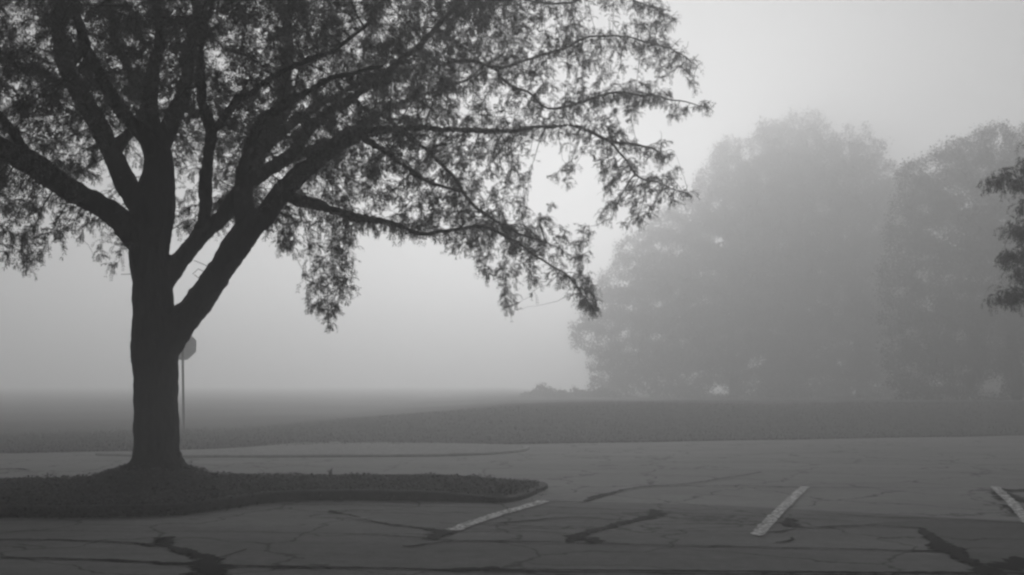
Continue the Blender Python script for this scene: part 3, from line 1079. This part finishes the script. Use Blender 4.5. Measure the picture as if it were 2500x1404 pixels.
cand = np.where((rad < 0.0125) & (np.arange(len(rad)) >= NL))[0]
nd_ = nodes[cand]
pxn = 1250 + nd_[:, 0] / nd_[:, 1] * F          # how far left or right in the view: leave the far side of the crown thinner
per = np.where(kids[cand] == 0, 9, 4)
rep = np.repeat(np.arange(len(cand)), per)
sel = cand[rep]
base = nodes[sel]
pd = nodes[sel] - nodes[npar[sel]]
fr = RNG.random(len(sel))[:, None]
base = base - pd * fr * 0.9
az = np.arctan2(pd[:, 1], pd[:, 0]) + RNG.normal(size=len(sel)) * 1.1
pitch = RNG.normal(0.05, 0.5, len(sel))
curl = RNG.uniform(0.9, 2.2, len(sel))
length = RNG.uniform(0.08, 0.26, len(sel))
ipx = 1250 + base[:, 0] / base[:, 1] * F           # keep the outline loose but no leaves on the bare inner wood below the crown
cy_ = (base[:, 2] - CAM_H) / base[:, 1]
ipy = 702 - F * (cy_ - math.tan(PITCH)) / (1 + cy_ * math.tan(PITCH))
ipx = 1250 + base[:, 0] * F / (base[:, 1] * math.cos(PITCH) + (base[:, 2] - CAM_H) * math.sin(PITCH))
okl = inside(CROWN, ipx, ipy + 8) | (edge_dist(CROWN, ipx, ipy) < 7)
sel, base, pd, az, pitch, curl, length = (q[okl] for q in (sel, base, pd, az, pitch, curl, length))
print("nodes", len(nodes), "leaves", len(sel), "attr", len(A))
v, f = compound_leaves(base, az, pitch, curl, length, 7, RNG.uniform(0.028, 0.05, len(sel)))
crown = mesh_obj("crown", v, f, M_LEAF, tree)
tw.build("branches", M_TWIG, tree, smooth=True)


# ---- trees beyond the rise, each with its own trunk and crown
def far_tree(name, label, group, base_px, Yd, polys, holes, n_attr, depth, trunk_r, leaf, per_node, step, compound=False, crown_mat=None):
    """A tree at distance Yd whose crown fills the outline `polys` seen from the lot, with real depth."""
    bx_ = (base_px - 1250) / F * Yd
    bz_ = float(terrain(bx_, Yd))
    root = thing(name, label, "tree", (bx_, Yd, bz_), group)
    allp = np.concatenate([np.array(p, float) for p in polys])
    lo, hi = allp.min(0), allp.max(0)
    px_ = RNG.uniform(lo[0], hi[0], n_attr * 6)
    py_ = RNG.uniform(lo[1], hi[1], n_attr * 6)
    ins = np.zeros(len(px_), bool)
    D = np.zeros(len(px_))
    for p in polys:
        i2 = inside(p, px_, py_)
        D = np.maximum(D, np.where(i2, edge_dist(p, px_, py_), 0))
        ins |= i2
    for h in holes:
        ins &= ~(inside(h, px_, py_) & (RNG.random(len(px_)) < 0.86))
    px_, py_, D = px_[ins], py_[ins], D[ins] * Yd / F
    half = np.minimum(depth, 0.3 + 1.1 * D)
    dy_ = RNG.uniform(-1, 1, len(px_)) * half
    A = np.array([at(a, b, Yd + d) for a, b, d in zip(px_, py_, dy_)])
    A[:, 2] = np.maximum(A[:, 2], terrain(A[:, 0], A[:, 1]) + 0.15)
    s = 1.0 / (trunk_r * 12)
    cl = np.array([fnoise(p, 0.33, 7 + base_px) + 0.6 * fnoise(p, 0.8, 3) for p in A])
    A = A[RNG.random(len(A)) < np.where(cl > -0.15, 1.0, 0.35)]
    if len(A) > n_attr:
        A = A[RNG.choice(len(A), n_attr, replace=False)]
    top = A[:, 2].max()
    hgt = top - bz_
    tn = []
    for k in range(int(hgt * 0.55 / step) + 2):
        zz = bz_ - 0.15 + k * step
        tn.append((bx_ + 0.12 * math.sin(k * 0.5), Yd + 0.1 * math.cos(k * 0.7), zz))
    N, par = grow(tn, [-1] + list(range(len(tn) - 1)), A, step, step * 1.2, 140, 0.2)
    tr_r = [trunk_r * (1 - 0.72 * k / len(tn)) for k in range(len(tn))]
    r, kd = pipe(par, trunk_r * 0.03, 2.3, np.array(tr_r))
    mb = MB()
    tube(mb, [N[k] for k in range(len(tn))], tr_r, 9)
    for c in chains(par, r, len(tn)):
        rr = [min(r[c[1]] * 1.1, r[c[0]])] + [r[i] for i in c[1:]]
        if rr[0] < trunk_r * 0.05:
            continue
        tube(mb, [N[i] for i in c], rr, 5 if rr[0] > trunk_r * 0.15 else 3, cap=False)
    mb.build("trunk", M_TWIG, root, smooth=True)
    cand = np.where((np.arange(len(r)) >= len(tn)) & (r < trunk_r * 0.16))[0]
    rep = np.repeat(cand, per_node)
    if compound:                # the same drooping feathered leaves as the big tree
        m = len(rep)
        Pb = N[rep] + RNG.normal(size=(m, 3)) * step * 0.25
        v, f = compound_leaves(Pb, RNG.uniform(0, 6.283, m), RNG.normal(-0.1, 0.45, m), RNG.uniform(1.2, 2.3, m), RNG.uniform(0.10, 0.26, m), 7, RNG.uniform(0.03, 0.05, m))
        mesh_obj("crown", v, f, crown_mat or M_FARLEAF, root)
        return root
    P = N[rep] + RNG.normal(size=(len(rep), 3)) * (step * 0.55, step * 0.55, step * 0.5)
    P[:, 2] = np.maximum(P[:, 2], terrain(P[:, 0], P[:, 1]) + 0.03)
    v, f = quads_random(P, RNG.uniform(0.6, 1.3, len(P)) * leaf, 0.0)
    mesh_obj("crown", v, f, crown_mat or M_FARLEAF, root)
    print(name, len(N), len(P))
    return root


G1 = [(1535, 994), (1560, 981), (1600, 976), (1645, 980), (1650, 994)]
G2 = [(1715, 994), (1722, 955), (1745, 935), (1775, 930), (1783, 994)]
G2b = [(1792, 994), (1795, 940), (1815, 932), (1850, 955), (1862, 975), (1900, 984), (1900, 996)]
G3 = [(2010, 990), (2012, 976), (2040, 972), (2044, 990)]
G4 = [(2380, 998), (2398, 950), (2412, 918), (2445, 915), (2462, 990), (2466, 998)]
G5 = [(2352, 905), (2354, 868), (2366, 864), (2368, 905)]
HOLES = [G1, G2, G2b, G3, G4, G5]
TG = "trees standing in the fog beyond the rise"
far_tree("foggy_tree", "broad pale foggy tree with its skirt reaching left behind the hanging branches", TG, 1787, 108.0,
         [[(1400, 855), (1392, 795), (1430, 770), (1440, 690), (1500, 650), (1505, 590), (1560, 560), (1600, 520), (1680, 470), (1722, 400), (1740, 350), (1770, 338), (1835, 335), (1855, 295), (1900, 310), (1960, 400),
           (2000, 600), (1990, 800), (1980, 990), (1700, 990), (1460, 990), (1435, 960), (1440, 890), (1430, 855)]],
         HOLES, 4200, 8.5, 0.5, 0.13, 80, 0.62)
far_tree("foggy_tree", "tallest foggy tree, its ragged domed top highest of those beyond the rise", TG, 2095, 113.0,
         [[(1835, 400), (1850, 310), (1880, 318), (1905, 290), (1915, 300), (1930, 262), (1945, 285), (1985, 268), (2015, 285), (2030, 320), (2060, 322), (2075, 290), (2090, 320), (2110, 298), (2125, 345), (2145, 318), (2165, 370), (2190, 392),
           (2235, 400), (2270, 520), (2300, 700), (2290, 990), (1850, 990), (1830, 700)]],
         HOLES, 4200, 8.5, 0.52, 0.13, 80, 0.65)
far_tree("foggy_tree", "dark rounded foggy tree standing in front of the tallest one's right flank", TG, 2475, 70.0,
         [[(2140, 700), (2165, 560), (2180, 450), (2195, 400), (2250, 385), (2300, 352), (2345, 335), (2380, 310), (2430, 302), (2500, 305), (2580, 290), (2680, 330), (2760, 420), (2820, 600), (2830, 850), (2760, 985), (2300, 992), (2180, 992), (2150, 850)]],
         HOLES, 4200, 6.0, 0.38, 0.075, 110, 0.46)
far_tree("overhanging_tree", "dark near tree whose leafy boughs hang in at the picture's right edge", None, 3150, 14.5,
         [[(2522, 360), (2552, 250), (2642, 0), (2722, -300), (2922, -620), (3322, -700), (3822, -500), (4072, -100), (4022, 350), (3722, 560), (3322, 620), (2922, 640), (2722, 700), (2582, 720), (2512, 700), (2492, 735), (2472, 765), (2457, 735), (2422, 745), (2434, 720),  # unseen crown beyond the frame enlarged to shade the near fog and asphalt
           (2462, 690), (2492, 650), (2502, 620), (2467, 645), (2447, 635), (2452, 620), (2487, 610), (2512, 575), (2492, 560), (2454, 550), (2458, 535), (2492, 530), (2487, 495), (2502, 480), (2532, 470), (2522, 455), (2472, 452), (2422, 440), (2372, 440),
           (2442, 425), (2472, 405), (2462, 395), (2502, 390)],
          [(2462, 470), (2512, 470), (2622, 480), (2622, 740), (2532, 730), (2492, 700), (2462, 640), (2447, 630), (2462, 560), (2452, 540), (2482, 500)],
          [(2362, 440), (2422, 425), (2472, 400), (2542, 380), (2582, 400), (2562, 450), (2462, 455), (2412, 448)],
          [(2422, 745), (2462, 690), (2522, 640), (2542, 690), (2472, 765), (2442, 752)]],
         [], 8000, 3.4, 0.24, 0.040, 24, 0.2, True, M_LEAF)
far_tree("foggy_tree", "distant dim tree glimpsed low through the gap under the dark rounded foggy tree", TG, 2420, 135.0,
         [[(2250, 990), (2240, 860), (2300, 700), (2420, 620), (2560, 640), (2680, 760), (2700, 990)]],
         [], 2600, 6.0, 0.4, 0.19, 36, 0.65)
bush_polys = [[(1272, 996), (1275, 970), (1290, 955), (1305, 962), (1312, 940), (1320, 935), (1335, 950), (1350, 952), (1362, 964), (1385, 968), (1410, 962), (1440, 958), (1470, 950), (1500, 960), (1520, 996)]]
b = far_tree("foggy_shrub", "low pale shrub on the crest at the foot of the broad foggy tree", None, 1390, 95.0, bush_polys, [], 2200, 2.0, 0.08, 0.10, 40, 0.3)
b["category"] = "shrub"

# ------------------------------------------------------------------ octagonal road sign seen from behind
sy = 34.0
sbase = at(450, 1062, sy)
szt = float(terrain(sbase[0], sy))
sign = thing("road_sign", "octagonal road sign on a thin leaning post, half hidden behind the tree trunk", "road sign", (sbase[0], sy, min(szt, sbase[2])))
top = at(445, 822, sy)
mb = MB()
bot = np.array((sbase[0], sy, min(szt, sbase[2]) - 0.3))
ax = (top - bot) / np.linalg.norm(top - bot)
sdv = np.array((1.0, 0, 0))
# U-channel post
prof = [(-.04, 0), (-.025, 0), (-.02, .03), (.02, .03), (.025, 0), (.04, 0), (.04, .006), (.029, .006), (.024, .036), (-.024, .036), (-.029, .006), (-.04, .006)]
ring = lambda c: [c + sdv * a + np.array((0, 1.0, 0)) * b for a, b in prof]
k = len(prof)
vs = ring(bot) + ring(top)
mb.add(vs, [(i, (i + 1) % k, k + (i + 1) % k, k + i) for i in range(k)] + [tuple(range(k - 1, -1, -1)), tuple(range(k, 2 * k))])
mb.build("post", M_POST, sign)
cen = at(444, 845, sy + 0.045)
R = 0.495
mb = MB()
octv = []
rot = math.radians(14)
for yo in (0.0, 0.004):
    for i in range(8):
        a = math.pi / 8 + i * math.pi / 4
        lx, lz = R * math.cos(a), R * math.sin(a)
        octv.append(cen + (lx * math.cos(rot), lx * math.sin(rot) + yo, lz))
mb.add(octv, [tuple(range(8)), tuple(range(15, 7, -1))] + [(i, i + 8, (i + 1) % 8 + 8, (i + 1) % 8) for i in range(8)])
mb.build("sign_panel", M_METAL, sign)
for dz in (-0.2, 0.2):
    mb = MB()
    c = cen + ax * dz
    tube(mb, [c + (0, -0.06, 0), c + (0, -0.05, 0), c + (0, 0.01, 0)], [0.009, 0.014, 0.008], 6)
    mb.build("bolt", M_POST, sign)

# ------------------------------------------------------------------ small plants on the island
def sprig(name, label, cat, px, py, z, h, nst, spread, mat, leafy, Yd):
    c = at(px, py, Yd)
    c[2] = float(bed_height(c[0], c[1])) if z is None else z
    root = thing(name, label, cat, c)
    st, lf = MB(), []
    for i in range(nst):
        a = random.uniform(0, 2 * math.pi)
        l = h * random.uniform(0.6, 1.0)
        lean = spread * random.uniform(0.2, 1.0)
        pts = [c + (0.01 * math.cos(a), 0.01 * math.sin(a), -0.01)]
        for s in (0.35, 0.7, 1.0):
            pts.append(c + np.array((math.cos(a) * lean * s ** 1.6, math.sin(a) * lean * s ** 1.6, l * s * (1 - 0.25 * s * lean / h))))
        tube(st, pts, [0.005, 0.004, 0.003, 0.0015], 4)
        if leafy:
            for s in range(6):
                q = pts[1] + (pts[3] - pts[1]) * (s / 5)
                lf.append(q + np.array([random.uniform(-.02, .02) for _ in range(3)]))
    st.build("stem", mat, root)
    if leafy:
        v, f = quads_random(np.array(lf), np.full(len(lf), 0.018), 0.1, 0.5)
        mesh_obj("foliage", v, f, mat, root)
    return root


sprig("weed", "small upright weed standing out on the far rim of the tree island", "weed", 806, 1162, None, 0.17, 5, 0.07, M_TWIG, True, 15.3)
sprig("grass_tuft", "pale dry grass tuft at the kerb, nearer the pointed tip of the island", "grass tuft", 1226, 1222, 0.12, 0.15, 60, 0.10, M_PALE, False, 13.35)
sprig("grass_tuft", "smaller faint dry grass tuft just off the pale tuft, trunk side", "grass tuft", 1196, 1222, 0.12, 0.09, 36, 0.09, M_PALE, False, 13.4)

# ------------------------------------------------------------------ fog
hz = bpy.data.materials.new("fog")
hz.use_nodes = True
t = hz.node_tree
t.nodes.remove(t.nodes["Principled BSDF"])
pv = t.nodes.new("ShaderNodeVolumePrincipled")
pv.inputs["Color"].default_value = (0.985, 0.985, 0.985, 1)
pv.inputs["Density"].default_value = HAZE_DENSITY
pv.inputs["Anisotropy"].default_value = HAZE_ANISO
t.links.new(pv.outputs[0], t.nodes["Material Output"].inputs["Volume"])
bx0, bx1, by0, by1, bz0, bz1 = -295, 295, -95, 385, -1.3, 34.5
vs = [(x, y, z) for z in (bz0, bz1) for y in (by0, by1) for x in (bx0, bx1)]
fs = [(0, 2, 3, 1), (4, 5, 7, 6), (0, 1, 5, 4), (2, 6, 7, 3), (0, 4, 6, 2), (1, 3, 7, 5)]
kind(mesh_obj("haze", vs, fs, hz), "stuff")
